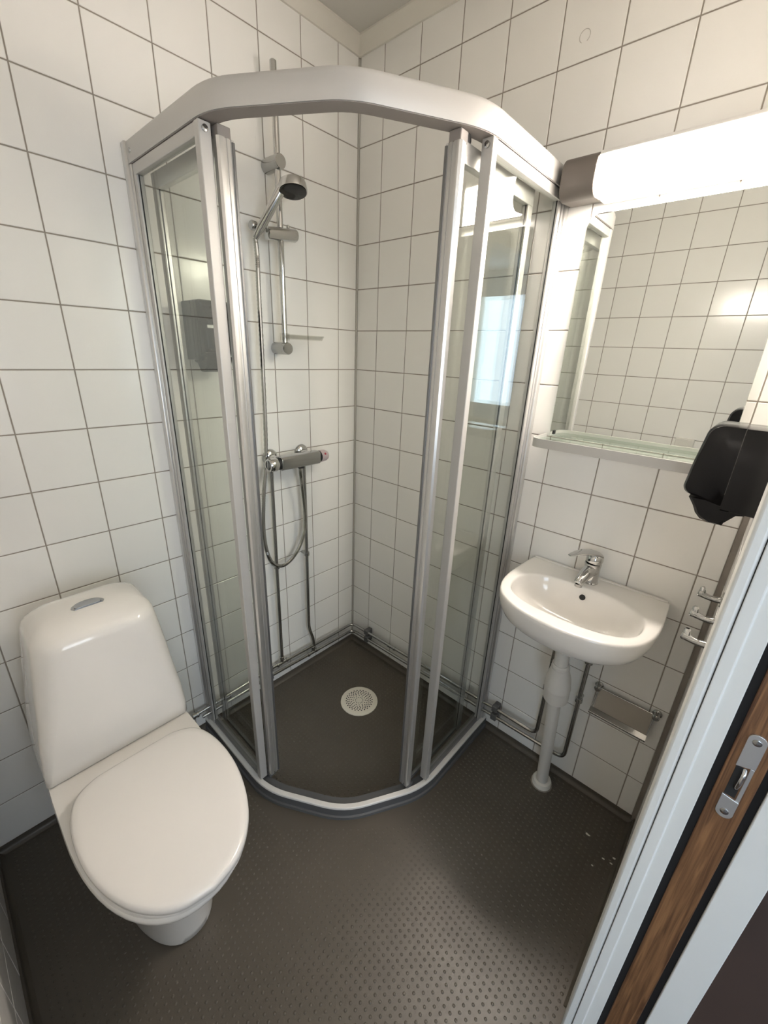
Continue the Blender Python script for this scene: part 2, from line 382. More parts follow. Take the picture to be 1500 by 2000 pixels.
# the plate is cut open in the middle: two end pieces and a side bar
for sgn, zlo, zhi in ((1, 0.018, hh), (-1, 0.038, hh)):
    pts = [(cxl-hw, zlo*sgn), (cxl+hw, (zlo+0.006*sgn)*sgn)] if sgn > 0 else [(cxl+hw, -zlo-0.004), (cxl-hw, -zlo)]
    arc = [(cxl+hw*math.cos(R(t)), sgn*(zhi-hw)+sgn*hw*math.sin(R(t))) for t in range(0, 181, 20)]
    if sgn < 0: arc = arc[::-1]
    poly = [(p[0], zc+p[1]) for p in (pts+arc)]
    lat.prism(poly, 1, yl-0.0022, yl+0.0005)
lat.box((cxl+hw-0.0045, yl-0.0006, zc-0.042), (cxl+hw, yl+0.0005, zc+0.022))
lp = lat.obj('latch_plate', 'alu', dl, None, 0.0006, 2); lp['label'] = 'rounded steel latch plate'
for zz in (hh-0.012, -hh+0.012):
    MB().lathe([(0, 0.0052), (0.0009, 0.0050), (0.0013, 0.0040)], (cxl, yl-0.0021, zc+zz), (0, -1, 0), 16).obj('screw', 'chrome_worn', lp, 40)
MB().prism(rrect(cxl-0.0025, zc-0.010, 0.0125, 0.056, 0.001), 1, yl-0.0004, yl+0.0001).obj('slot', 'black_matt', lp)
hk = catmull([(cxl+0.001, yl+0.0015, zc+0.016), (cxl+0.0015, yl-0.004, zc+0.010), (cxl+0.001, yl-0.0062, zc-0.002), (cxl+0.0005, yl-0.004, zc-0.014), (cxl, yl+0.001, zc-0.022)], 5)
MB().tube(hk, 0.0028, 10).obj('pull', 'chrome', lp, 50)

# ------------------------------------------------------------------ shower enclosure
def fillet2(pts, r, k=6):
    return [(p.x, p.y) for p in bend([(x, y, 0) for x, y in pts], r, k)]
def sweep2(path, prof):
    """prof (outward offset, z) swept along the plan path, mitred"""
    pts = [Vector((x, y)) for x, y in path]; rings = []
    for i, p in enumerate(pts):
        d0 = (p-pts[i-1]).normalized() if i else None; d1 = (pts[i+1]-p).normalized() if i < len(pts)-1 else None
        d0 = d0 or d1; d1 = d1 or d0
        n0 = Vector((d0.y, -d0.x)); n1 = Vector((d1.y, -d1.x)); nn = (n0+n1).normalized(); k = 1/max(0.5, nn.dot(n0))
        rings.append([(p.x+nn.x*o*k, p.y+nn.y*o*k, z) for o, z in prof])
    return rings
PLAN = [(0.004, -0.80), (0.425, -0.80), (0.662, -0.662), (0.80, -0.425), (0.80, -0.004)]
RAILP = fillet2(PLAN, 0.052)
se = empty('shower_enclosure', (0.4, -0.4, 0), 'five-sided glass corner shower cubicle with silver aluminium frame', 'shower')
ZB, ZT = 1.848, 1.896
rail = MB().quad_strip(sweep2(RAILP, [(0.000, ZB), (0.0012, ZB+0.012), (0.0008, ZT-0.010), (-0.002, ZT-0.003), (-0.006, ZT), (-0.040, ZT), (-0.040, ZB+0.004), (-0.003, ZB)])).obj('top_rail', 'alu_satin', se, 35)
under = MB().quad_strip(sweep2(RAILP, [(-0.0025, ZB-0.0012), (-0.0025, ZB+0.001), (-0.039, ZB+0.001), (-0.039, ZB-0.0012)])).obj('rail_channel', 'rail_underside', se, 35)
KP = fillet2([(0.002, -0.80), (0.425, -0.80), (0.664, -0.664), (0.80, -0.425), (0.80, -0.002)], 0.075)
kerb = MB().quad_strip(sweep2(KP, [(0.0185, 0.0), (0.0175, 0.010), (0.0125, 0.013), (0.0115, 0.0385), (-0.030, 0.0385), (-0.034, 0.0)])).obj('kerb', 'kerb_grey', se, 35)
strip = MB().quad_strip(sweep2(KP, [(0.0115, 0.0385), (0.0110, 0.0445), (0.009, 0.0462), (-0.004, 0.0462), (-0.0055, 0.0445), (-0.0055, 0.0385)])).obj('threshold_strip', 'strip_white', se, 35)
strip['label'] = 'pale aluminium strip along the top of the shower kerb'
def panel(side):
    """everything straight along one wall side; local u = distance from wall, d = depth inwards"""
    def P(u, d, z): return (u, -0.80+d, z) if side == 'L' else (0.80-d, -u, z)
    def bx(u0, u1, d0, d1, z0, z1, name, mt, parent, bevel=0.002): return box(name, P(u0, d0, z0), P(u1, d1, z1), mt, parent, bevel)
    ue = 0.388 if side == 'L' else 0.405          # end of the fixed pane
    s0, s1 = (0.052, 0.402) if side == 'L' else (0.125, 0.472)   # sliding leaf
    wp = bx(0.0, 0.022, -0.006, 0.030, 0.040, ZT-0.002, 'wall_profile', 'alu', se, 0.004)
    bx(0.022, 0.034, 0.000, 0.026, 0.046, ZB-0.002, 'filler_profile', 'alu', wp, 0.002)
    if side == 'L':
        MB().lathe([(0, 0.0065), (0.0012, 0.0062), (0.0016, 0.004)], P(0.040, -0.0005, ZT-0.026), (0, -1, 0), 16).obj('screw', 'chrome_worn', rail, 40)
    # fixed panel: frame bars and pane
    fp = bx(0.036, ue-0.018, 0.002, 0.020, ZB-0.026, ZB-0.003, 'fixed_panel', 'alu_satin', se, 0.0015)
    bx(0.036, 0.052, 0.002, 0.020, 0.047, ZB-0.026, 'stile', 'alu_satin', fp, 0.0015)
    bx(ue-0.020, ue, 0.000, 0.026, 0.047, ZB-0.003, 'stile', 'alu_satin', fp, 0.002)
    bx(0.052, ue-0.020, 0.004, 0.018, 0.047, 0.062, 'bottom_bar', 'alu_dark', fp, 0.001)
    bx(0.0515, ue-0.0195, 0.009, 0.013, 0.061, ZB-0.0255, 'pane', 'shower_glass', fp, 0)
    bx(0.0515, 0.0535, 0.007, 0.0095, 0.061, ZB-0.026, 'seal', 'black_matt', fp, 0)
    MB().lathe([(0, 0.006), (0.004, 0.006), (0.005, 0.003)], P(ue, 0.012, ZB-0.016), (1, 0, 0) if side == 'L' else (0, -1, 0), 14).obj('screw', 'chrome_worn', fp, 40)
    # sliding leaf parked inside the fixed pane
    sd = bx(s0, s1-0.02, 0.036, 0.054, ZB-0.052, ZB-0.016, 'sliding_panel', 'alu', se, 0.0015)
    bx(s0, s0+0.026, 0.036, 0.054, 0.050, ZB-0.052, 'stile', 'alu', sd, 0.002)
    bx(s0+0.026, s1-0.02, 0.040, 0.050, 0.050, 0.064, 'bottom_bar', 'alu_dark', sd, 0.001)
    bx(s0+0.0255, s1-0.0195, 0.043, 0.047, 0.063, ZB-0.0515, 'pane', 'shower_glass', sd, 0)
    bx(s0+0.026, s0+0.0275, 0.041, 0.0435, 0.063, ZB-0.052, 'seal', 'black_matt', sd, 0)
    # leading stile: a rounded grip profile with grooves and a magnetic strip
    prof = [(s1-0.022, 0.032), (s1-0.006, 0.030), (s1-0.001, 0.034), (s1, 0.040), (s1-0.001, 0.046), (s1-0.003, 0.047), (s1-0.003, 0.050), (s1-0.001, 0.0505), (s1-0.001, 0.056),
            (s1-0.003, 0.0565), (s1-0.003, 0.0595), (s1-0.001, 0.060), (s1-0.002, 0.066), (s1-0.008, 0.069), (s1-0.022, 0.066)]
    z0, z1 = 0.050, ZB-0.022
    grip = MB().quad_strip([[P(u, d, z) for u, d in prof] for z in (z0, z1)]).obj('grip_stile', 'alu', sd, 25)
    g2 = bx(s1-0.004, s1+0.0012, 0.0605, 0.0665, z0+0.004, z1-0.004, 'magnet_strip', 'alu_dark', grip, 0.0008)
    # rollers in the rail and the guide foot
    MB().lathe([(0, 0.004), (0.002, 0.012), (0.009, 0.012), (0.011, 0.004)], P(s1-0.035, 0.036, ZB-0.010), (0, 1, 0) if side == 'L' else (-1, 0, 0), 18).obj('roller', 'black_matt', sd, 40)
    bx(s1-0.030, s1-0.004, 0.034, 0.062, ZB-0.022, ZB-0.002, 'roller_bracket', 'rail_underside', sd, 0.002)
    bx(s1-0.030, s1-0.002, 0.028, 0.052, 0.040, 0.056, 'guide_foot', 'clip_plastic', sd, 0.003)
panel('L'); panel('B')

# ------------------------------------------------------------------ floor drain
dr = empty('floor_drain', (0.347, -0.286, 0), 'round white perforated floor drain inside the shower', 'drain')
MB().lathe([(0, 0.081), (0.0032, 0.0805), (0.0048, 0.077), (0.0052, 0.060), (0.0050, 0.0)], (0.347, -0.286, 0.0005), n=48).obj('cover', 'drain_white', dr, 35)
ho = MB()
for ring, (rr, cnt) in enumerate(((0.0165, 12), (0.0265, 12), (0.0350, 18), (0.0425, 24), (0.0500, 26), (0.0570, 26))):
    for j in range(cnt):
        t = 2*math.pi*(j+0.5*(ring % 2))/cnt; hx, hy = 0.347+rr*math.cos(t), -0.286+rr*math.sin(t)
        s_ = 0.0021+0.00018*ring
        ho.quad_strip([[(hx+s_*math.cos(a_), hy+s_*math.sin(a_), z) for a_ in [R(60*q) for q in range(6)]] for z in (0.0050, 0.0064)])
h_ = ho.obj('perforations', 'black_matt', dr); h_['kind'] = 'stuff'; h_['label'] = 'rings of small dark holes'

# ------------------------------------------------------------------ pipework along the foot of the walls
pw = empty('water_pipework', (0.4, -0.03, 0.1), 'chrome water pipes running round the shower corner to the basin', 'pipes')
RP = 0.0072
up = [(0.03, -0.858, 0.116), (0.03, -0.53, 0.128), (0.03, -0.03, 0.116), (0.86, -0.03, 0.139), (1.021, -0.03, 0.139), (1.021, -0.03, 0.66)]
lo = [(0.03, -0.83, 0.088), (0.03, -0.53, 0.090), (0.03, -0.03, 0.075), (0.86, -0.03, 0.100), (1.128, -0.03, 0.108), (1.128, -0.03, 0.64)]
MB().tube(bend(up, 0.032, 7), RP, 12).obj('pipe', 'pipe_chrome', pw, 60)
MB().tube(bend(lo, 0.032, 7), RP, 12).obj('pipe', 'pipe_chrome', pw, 60)
MB().tube(bend([(0.03, -0.461, 0.128), (0.03, -0.460, 0.60), (0.03, -0.458, 1.03), (0.055, -0.458, 1.04)], 0.02), RP, 12).obj('riser', 'pipe_chrome', pw, 60)
MB().tube(bend([(0.03, -0.286, 0.086), (0.032, -0.284, 0.150), (0.03, -0.309, 0.235), (0.03, -0.307, 0.80), (0.03, -0.309, 1.03), (0.055, -0.309, 1.04)], 0.03), RP, 12).obj('riser', 'pipe_chrome', pw, 60)
def fitting(p, ax, L=0.030, r=0.0098, name='coupling'):
    ax = Vector(ax).normalized()
    MB().lathe([(-L/2, r*0.75), (-L/2+0.002, r), (-L/2+0.009, r), (-L/2+0.010, r*0.82), (L/2-0.010, r*0.82), (L/2-0.009, r), (L/2-0.002, r), (L/2, r*0.75)], p, ax, 14).obj(name, 'pipe_chrome', pw, 40)
fitting((0.03, -0.461, 0.1265), (0, 1, 0.03), 0.058, 0.0105, 'tee_fitting'); fitting((0.03, -0.461, 0.150), (0, 0, 1), 0.02)
fitting((0.03, -0.292, 0.0845), (0, 1, 0.03), 0.058, 0.0105, 'tee_fitting'); fitting((0.03, -0.286, 0.108), (0, 0, 1), 0.02)
fitting((0.305, -0.03, 0.1225), (1, 0, 0.03), 0.045, 0.0095)
fitting((1.128, -0.03, 0.555), (0, 0, 1), 0.05, 0.0125, 'stop_valve'); fitting((1.021, -0.03, 0.565), (0, 0, 1), 0.05, 0.0125, 'stop_valve')
fitting((0.03, -0.856, 0.116), (0, 1, 0), 0.026, 0.013, 'end_cap')
def clip_double(p, face):
    """black double pipe clip against a wall; face = inward normal axis"""
    x, y, z = p; m_ = MB()
    if face == 'x': m_.box((0.001, y-0.011, z-0.034), (0.022, y+0.011, z+0.034)).box((0.020, y-0.012, z+0.008), (0.040, y+0.012, z+0.034)).box((0.020, y-0.012, z-0.034), (0.040, y+0.012, z-0.006))
    else: m_.box((x-0.011, -0.001, z-0.034), (x+0.011, -0.022, z+0.034)).box((x-0.012, -0.020, z+0.008), (x+0.012, -0.040, z+0.034)).box((x-0.012, -0.020, z-0.034), (x+0.012, -0.040, z-0.006))
    m_.obj('pipe_clip', 'clip_plastic', pw, None, 0.003, 2)
clip_double((0, -0.525, 0.108), 'x'); clip_double((0.137, 0, 0.098), 'y'); clip_double((0.853, 0, 0.119), 'y')
def clamp(p, face):
    x, y, z = p
    ax = (0, 0, 1); m_ = MB().lathe([(-0.008, 0.0105), (-0.007, 0.0118), (0.007, 0.0118), (0.008, 0.0105)], p, ax, 16)
    if face == 'x': m_.tube([(0.001, y, z), (0.02, y, z)], 0.0075, 12)
    else: m_.tube([(x, -0.001, z), (x, -0.02, z)], 0.0075, 12)
    m_.obj('pipe_clamp', 'pipe_chrome', pw, 40)
clamp((0.03, -0.459, 0.610), 'x'); clamp((0.03, -0.308, 0.617), 'x'); clamp((1.021, -0.03, 0.36), 'y'); clamp((1.128, -0.03, 0.38), 'y')

# ------------------------------------------------------------------ shower mixer, rail, hand shower, hose
mx_ = empty('shower_mixer', (0.07, -0.37, 1.03), 'chrome thermostatic bar mixer on the shower wall', 'mixer tap')
ZM = 1.048; XM = 0.074
prof = rrect(XM, ZM, 0.046, 0.050, 0.012, 5)
MB().quad_strip([[(x, y, z) for x, z in prof] for y in (-0.452, -0.275)]).obj('body', 'chrome_worn', mx_, 35, 0.002)
for y0, y1 in ((-0.462, -0.452), (-0.275, -0.266)):
    MB().tube([(XM, y0, ZM), (XM, y1, ZM)], 0.0228, 24).obj('collar', 'black_matt', mx_, 40)
kn = MB().lathe([(0, 0.0220), (0.004, 0.0232), (0.026, 0.0222), (0.036, 0.018), (0.040, 0.010)], (XM, -0.266, ZM), (0, 1, 0), 24).obj('temperature_knob', 'knob_grey', mx_, 45)
MB().lathe([(0, 0.0048), (0.0012, 0.0045)], (XM+0.0190, -0.250, ZM+0.011), (0.85, 0, 0.5), 10).obj('red_button', 'red_mark', kn)
kn = MB().lathe([(0, 0.0225), (0.006, 0.0260), (0.028, 0.0255), (0.035, 0.022), (0.035, 0.0175), (0.030, 0.0165)], (XM, -0.462, ZM), (0, -1, 0), 24).obj('flow_knob', 'chrome', mx_, 40)
MB().prism(rrect(XM, ZM, 0.006, 0.032, 0.0025), 1, -0.500, -0.490).obj('grip', 'chrome', kn, None, 0.001)
for y in (-0.444, -0.300):
    MB().lathe([(0, 0.031), (0.006, 0.030), (0.012, 0.023), (0.016, 0.015), (0.055, 0.014)], (0.0005, y, 1.058), (1, 0, -0.1), 24).obj('wall_rose', 'chrome', mx_, 40)
MB().lathe([(0, 0.014), (0.012, 0.013)], (XM, -0.355, ZM-0.020), (0, 0, -1), 16).obj('hose_outlet', 'black_matt', mx_, 40)

sr = empty('shower_rail', (0.055, -0.39, 1.43), 'chrome sliding rail for the hand shower', 'shower rail')
cyl('rail', (0.055, -0.390, 1.425), (0.055, -0.390, 2.185), 0.0095, 'chrome', sr, 20)
MB().lathe([(0, 0.0095), (0.004, 0.0095), (0.007, 0.006)], (0.055, -0.390, 2.185), n=20).obj('end_cap', 'chrome', sr, 40)
for z in (1.958, 1.440):
    MB().lathe([(0.0005, 0.020), (0.004, 0.0205), (0.072, 0.0195), (0.075, 0.018), (0.0755, 0.0)], (0, -0.391, z), (1, 0, 0), 28).obj('bracket', 'chrome_worn', sr, 35)
sl = MB().lathe([(0, 0.013), (0.003, 0.0185), (0.075, 0.0185), (0.108, 0.019), (0.112, 0.017)], (0.058, -0.445, 1.768), (0.0, 1, 0.12), 28).obj('slider', 'chrome', sr, 35)
MB().lathe([(0, 0.013), (0.014, 0.0135), (0.018, 0.011)], (0.040, -0.468, 1.783), (0.1, -0.9, 0.0), 20).obj('holder_cone', 'chrome_worn', sl, 40)
MB().lathe([(0, 0.005), (0.009, 0.005), (0.011, 0.003)], (0.055, -0.360, 1.795), n=12).obj('slider_pin', 'chrome_worn', sl, 40)
sdp = MB().quad_strip([[(0.088+x*0.8, -0.335+y, z) for x, y in rrect(0, 0, s*0.085, s*0.155, 0.03)] for s, z in ((0.9, 1.470), (1.0, 1.484), (0.96, 1.484), (0.86, 1.473))])
sdo = sdp.obj('soap_dish', 'clear_plastic', sr, 40); sdo['label'] = 'clear plastic soap dish clipped to the rail'
MB().lathe([(0, 0.016), (0.022, 0.016)], (0.055, -0.390, 1.466), n=20).obj('dish_clip', 'clear_plastic', sdo, 40)

hs = empty('hand_shower', (0.075, -0.465, 1.75), 'chrome hand shower with a dark round spray face', 'hand shower')
HC = Vector((0.160, -0.413, 1.862)); ND = Vector((0.20, -0.10, -0.97)).normalized()
HB = Vector((0.068, -0.470, 1.772))
hd = MB().lathe([(-0.026, 0.030), (-0.0245, 0.0365), (-0.021, 0.0385), (-0.004, 0.0410), (0.0, 0.0405)], HC, ND, 40).obj('head', 'chrome', hs, 40)
MB().lathe([(-0.001, 0.0385), (0.0020, 0.0380), (0.0028, 0.034), (0.0030, 0.0)], HC, ND, 40).obj('spray_face', 'black_plastic', hs, 40)
neck = HC - ND*0.012 + Vector((HB.x-HC.x, HB.y-HC.y, -0.012)).normalized()*0.036
MB().tube([HB-(neck-HB).normalized()*0.030, HB, HB*0.6+neck*0.4, neck, neck+(neck-HB).normalized()*0.012], [0.0085, 0.0118, 0.0130, 0.0145, 0.012], 20).obj('handle', 'chrome', hs, 60)
bot = HB-(neck-HB).normalized()*0.030
hose_pts = [bot, (0.052, -0.476, 1.700), (0.048, -0.476, 1.60), (0.046, -0.477, 1.40), (0.046, -0.485, 1.10), (0.048, -0.508, 0.93), (0.05, -0.519, 0.80), (0.052, -0.512, 0.70), (0.053, -0.490, 0.645), (0.053, -0.452, 0.620), (0.052, -0.405, 0.630), (0.05, -0.358, 0.675), (0.05, -0.330, 0.745), (0.05, -0.327, 0.83), (0.056, -0.340, 0.93), (0.066, -0.353, 1.0), (0.070, -0.355, 1.020)]
hp = catmull(hose_pts, 30)
# real ribs: alternate the radius along the hose
rib = []; L_ = 0.0; out = [hp[0]]
for i in range(1, len(hp)):
    L_ += (hp[i]-hp[i-1]).length
    if L_ > 0.0024: out.append(hp[i]); L_ = 0.0
rad = [0.0070 if i % 2 else 0.0078 for i in range(len(out))]
tag(MB().tube(out, rad, 10).obj('shower_hose', 'chrome_worn', None, 30), 'ribbed metal shower hose hanging in a loop below the mixer', 'hose')

# ------------------------------------------------------------------ toilet
YC = -1.123
to = empty('toilet', (0.35, YC, 0), 'white ceramic close-coupled toilet with closed lid', 'toilet')
YB = -1.131
def egg(xb, xc, xf, wd, z, nb=4.5, nf=2.25, n=64):
    o = []
    for j in range(n):
        t = 2*math.pi*j/n; c, s_ = math.cos(t), math.sin(t)
        e = nf if c > 0 else nb
        x = xc + (xf-xc if c > 0 else xc-xb) * math.copysign(abs(c)**(2/e), c)
        o.append((x, YB + wd*math.copysign(abs(s_)**(2/e), s_), z))
    return o
MB().quad_strip([egg(*r) for r in ((0.15, 0.36, 0.598, 0.100, 0.0), (0.15, 0.36, 0.604, 0.106, 0.004), (0.15, 0.36, 0.607, 0.107, 0.03), (0.14, 0.37, 0.612, 0.108, 0.14), (0.135, 0.40, 0.640, 0.122, 0.22), (0.13, 0.42, 0.700, 0.146, 0.30), (0.12, 0.43, 0.748, 0.164, 0.35), (0.12, 0.44, 0.768, 0.171, 0.385), (0.12, 0.44, 0.770, 0.1720, 0.397), (0.125, 0.44, 0.767, 0.170, 0.404), (0.14, 0.44, 0.750, 0.155, 0.406))]).obj('bowl', 'ceramic', to, 50)
LID = [(0.360, 0.0), (0.360, 0.060), (0.363, 0.098), (0.385, 0.138), (0.430, 0.160), (0.500, 0.169), (0.580, 0.164), (0.660, 0.143), (0.722, 0.110), (0.766, 0.062), (0.782, 0.0)]
half = catmull([(x, y, 0) for x, y in LID], 5)
lido = [(p.x, p.y) for p in half] + [(p.x, -p.y) for p in reversed(half[1:-1])]
def lid_ring(sc, z, dx=0.0):
    cx_ = 0.565
    return [(cx_+(x-cx_)*sc+dx, YC+y*sc, z) for x, y in lido]
MB().quad_strip([lid_ring(0.955, 0.4055), lid_ring(0.975, 0.408), lid_ring(0.978, 0.418), lid_ring(0.965, 0.4215), lid_ring(0.90, 0.4215)]).obj('seat', 'seat_plastic', to, 40)
MB().quad_strip([lid_ring(0.985, 0.4220), lid_ring(1.0, 0.4250), lid_ring(1.0, 0.4340), lid_ring(0.992, 0.4390), lid_ring(0.965, 0.4425), lid_ring(0.90, 0.4440), lid_ring(0.5, 0.4452), lid_ring(0.1, 0.4455)]).obj('lid', 'seat_plastic', to, 50)
def tank_ring(xb, xf, wd, z, r=0.03, bow=0.012, n=10):
    """rounded box in plan with a gently bowed front"""
    o = []
    for cx_, cy_, a0 in ((xf-r, wd-r, 0), (xb+r*0.6, wd-r*0.6, 90), (xb+r*0.6, -wd+r*0.6, 180), (xf-r, -wd+r, 270)):
        rr = r if cx_ > (xb+xf)/2 else r*0.6
        for j in range(n+1):
            t = R(a0+90*j/n); x, y = cx_+rr*math.cos(t), cy_+rr*math.sin(t)
            if x > (xb+xf)/2: x += bow*(1-(y/wd)**2)*(x-(xb+xf)/2)/((xf-xb)/2)
            o.append((x, YC+y-0.008*max(0.0, min(1.0, (0.80-z)/0.39)), z))
    return o
tank = [tank_ring(*q) for q in ((0.120, 0.286, 0.168, 0.408, 0.008), (0.116, 0.290, 0.1715, 0.412, 0.010), (0.115, 0.296, 0.1705, 0.45, 0.016), (0.112, 0.300, 0.165, 0.52, 0.026), (0.110, 0.302, 0.154, 0.60, 0.034), (0.110, 0.303, 0.145, 0.68, 0.042), (0.110, 0.304, 0.137, 0.74, 0.048), (0.110, 0.304, 0.1315, 0.776, 0.052), (0.111, 0.302, 0.1285, 0.788, 0.052), (0.113, 0.296, 0.1245, 0.797, 0.052), (0.116, 0.286, 0.117, 0.805, 0.052), (0.121, 0.272, 0.106, 0.8125, 0.050), (0.128, 0.256, 0.090, 0.8185, 0.045), (0.138, 0.238, 0.068, 0.8230, 0.036), (0.152, 0.218, 0.040, 0.8255, 0.022), (0.166, 0.200, 0.016, 0.8262, 0.010))]
tk = MB().quad_strip(tank).obj('cistern', 'ceramic', to, 60)
def dshape(s, z):
    o = []
    for j in range(17):
        t = R(180*j/16); o.append((0.216+0.0-s*0.026*math.sin(t)-0.0, YC+s*0.036*math.cos(t), z))
    o += [(0.216+s*0.010, YC-s*0.031, z), (0.216+s*0.010, YC+s*0.031, z)]
    return o
MB().quad_strip([dshape(1.0, 0.814), dshape(1.0, 0.8252), dshape(0.90, 0.8275), dshape(0.84, 0.8270)]).obj('button_surround', 'chrome_worn', to, 40)
bt = MB().quad_strip([dshape(0.80, 0.818), dshape(0.80, 0.8282), dshape(0.74, 0.8290)]).obj('flush_button', 'button_grey', to, 40)
MB().lathe([(0, 0.017), (0.02, 0.018), (0.022, 0.014)], (0.135, -0.945, 0.330), (0, 1, 0), 18).obj('filling_valve', 'black_plastic', to, 40)

# ------------------------------------------------------------------ washbasin, tap, waste, roll holder
XS = 1.083
ba = empty('washbasin', (XS, -0.18, 0.65), 'small white ceramic washbasin on the tiled wall under the mirror', 'washbasin')
outer = [(1.281, -0.004), (1.286, -0.09), (1.288, -0.17), (1.280, -0.235), (1.255, -0.292), (1.205, -0.333), (1.145, -0.352), (XS, -0.358), (1.021, -0.352), (0.961, -0.333), (0.911, -0.292), (0.886, -0.235), (0.878, -0.17), (0.880, -0.09), (0.885, -0.004)]
oc = catmull([(x, y, 0) for x, y in outer], 8); oc = [(p.x, p.y) for p in oc]
back = [(0.885+(1.281-0.885)*j/24, -0.004) for j in range(1, 24)]
oc = oc + back                       # closed outline
cen = Vector((XS, -0.19))
def at_angle(poly, ang):
    d = Vector((math.cos(ang), math.sin(ang))); best = None
    for i in range(len(poly)):
        a, b = Vector(poly[i])-cen, Vector(poly[(i+1) % len(poly)])-cen
        e = b-a; den = d.x*e.y-d.y*e.x
        if abs(den) < 1e-12: continue
        t = (a.x*e.y-a.y*e.x)/den; u = (a.x*d.y-a.y*d.x)/den
        if t > 0 and -1e-6 <= u <= 1+1e-6: best = t if best is None else max(best, t)
    return best
NB = 96; ANG = [2*math.pi*j/NB for j in range(NB)]
OR = [at_angle(oc, t) for t in ANG]
def oring(sc, z, yc=-0.19, inset=0.0, sb=None):
    o = []
    for t, r in zip(ANG, OR):
        x, y = cen.x+(r-inset)*sc*math.cos(t), (r-inset)*math.sin(t)
        y = yc + y*sc if sb is None else yc + (y*sc if y < 0 else y*sb)
        o.append((x, min(y, -0.003), z))
    return o
def iring(a_, b_, z, yc=-0.202, n=2.5):
    o = []
    for t in ANG:
        c, s_ = math.cos(t), math.sin(t); k = (abs(c/a_)**n+abs(s_/b_)**n)**(-1/n)
        o.append((XS+k*c, yc+k*s_, z))
    return o
rings = [oring(0.10, 0.672, -0.19), oring(0.20, 0.673, -0.19), oring(0.205, 0.690, -0.19), oring(0.38, 0.693, -0.185), oring(0.56, 0.702, -0.18), oring(0.72, 0.716, -0.18), oring(0.84, 0.734, -0.185, 0, 0.95), oring(0.92, 0.752, -0.19, 0, 1), oring(0.968, 0.772, -0.19, 0, 1), oring(0.993, 0.792, -0.19, 0, 1), oring(1.0, 0.806, -0.19, 0, 1), oring(1.0, 0.815, -0.19, 0, 1), oring(1.0, 0.8198, -0.19, 0.0016), oring(1.0, 0.8215, -0.19, 0.0045), oring(1.0, 0.8215, -0.19, 0.012),
         iring(0.180, 0.1125, 0.8215), iring(0.1745, 0.1080, 0.8208), iring(0.1718, 0.1055, 0.8185), iring(0.1700, 0.1038, 0.8140), iring(0.1665, 0.1005, 0.800), iring(0.159, 0.095, 0.778), iring(0.140, 0.080, 0.752), iring(0.110, 0.060, 0.731, n=2.2), iring(0.060, 0.035, 0.721, n=2), iring(0.024, 0.022, 0.718, n=2), iring(0.018, 0.018, 0.709, n=2)]
MB().quad_strip(rings).obj('basin', 'ceramic', ba, 60)
MB().prism(rrect(XS, -0.012, 0.385, 0.012, 0.005), 2, 0.8205, 0.8245).obj('back_ledge', 'ceramic', ba, None, 0.0015, 3)
MB().lathe([(0, 0.0085), (0.002, 0.0085)], (XS-0.002, -0.1058, 0.791), (0, -1, 0.22), 20).obj('overflow', 'black_matt', ba, 40)
MB().lathe([(0, 0.021), (0.002, 0.020), (0.0025, 0.012)], (XS, -0.202, 0.718), n=24).obj('plug_hole', 'chrome', ba, 40)
tp = empty('basin_tap', (XS-0.006, -0.052, 0.82), 'chrome single-lever mixer tap on the washbasin', 'tap')
TB = Vector((XS-0.006, -0.052, 0.8215))
MB().lathe([(0, 0.0245), (0.004, 0.0245), (0.006, 0.0225), (0.050, 0.0220), (0.062, 0.0235), (0.066, 0.0225)], TB, (0, -0.06, 1), 28).obj('body', 'chrome', tp, 40)
sp = [TB+Vector(q) for q in ((0, 0.002, 0.040), (-0.003, -0.024, 0.042), (-0.007, -0.052, 0.034), (-0.010, -0.074, 0.024), (-0.011, -0.080, 0.020))]
MB().tube(catmull(sp, 5), [0.022-0.0006*i for i in range(len(catmull(sp, 5)))], 20).obj('spout', 'chrome', tp, 60)
MB().lathe([(0, 0.0105), (0.008, 0.0105), (0.009, 0.008)], TB+Vector((-0.010, -0.070, 0.016)), (0, -0.1, -1), 18).obj('aerator', 'chrome_worn', tp, 40)
# lever: dome with a flattened handle pointing over the spout
dome = [TB+Vector((0, -0.004, 0.068))]
MB().lathe([(0, 0.0225), (0.010, 0.0238), (0.020, 0.0220), (0.028, 0.016), (0.031, 0.006)], TB+Vector((0, -0.004, 0.067)), (0.10, 0.10, 1), 28).obj('lever_cap', 'chrome', tp, 60)
lv = []
for q, wd, th in (((0.006, 0.006, 0.088), 0.020, 0.010), ((-0.006, -0.010, 0.0965), 0.0215, 0.0085), ((-0.020, -0.032, 0.101), 0.0185, 0.0060), ((-0.032, -0.054, 0.102), 0.0140, 0.0042), ((-0.042, -0.076, 0.101), 0.0100, 0.0032), ((-0.047, -0.086, 0.100), 0.0060, 0.0022)):
    c = TB+Vector(q); d = Vector((-0.45, -0.89, 0)); s_ = Vector((0.89, -0.45, 0))
    lv.append([c+s_*wd*math.cos(2*math.pi*j/16)+Vector((0, 0, 1))*th*math.sin(2*math.pi*j/16) for j in range(16)])
MB().quad_strip(lv).obj('lever', 'chrome', tp, 60)
MB().lathe([(0, 0.003), (0.001, 0.0028)], TB+Vector((-0.008, -0.0265, 0.078)), (-0.2, -0.9, 0.1), 10).obj('lever_dot', 'black_matt', tp)

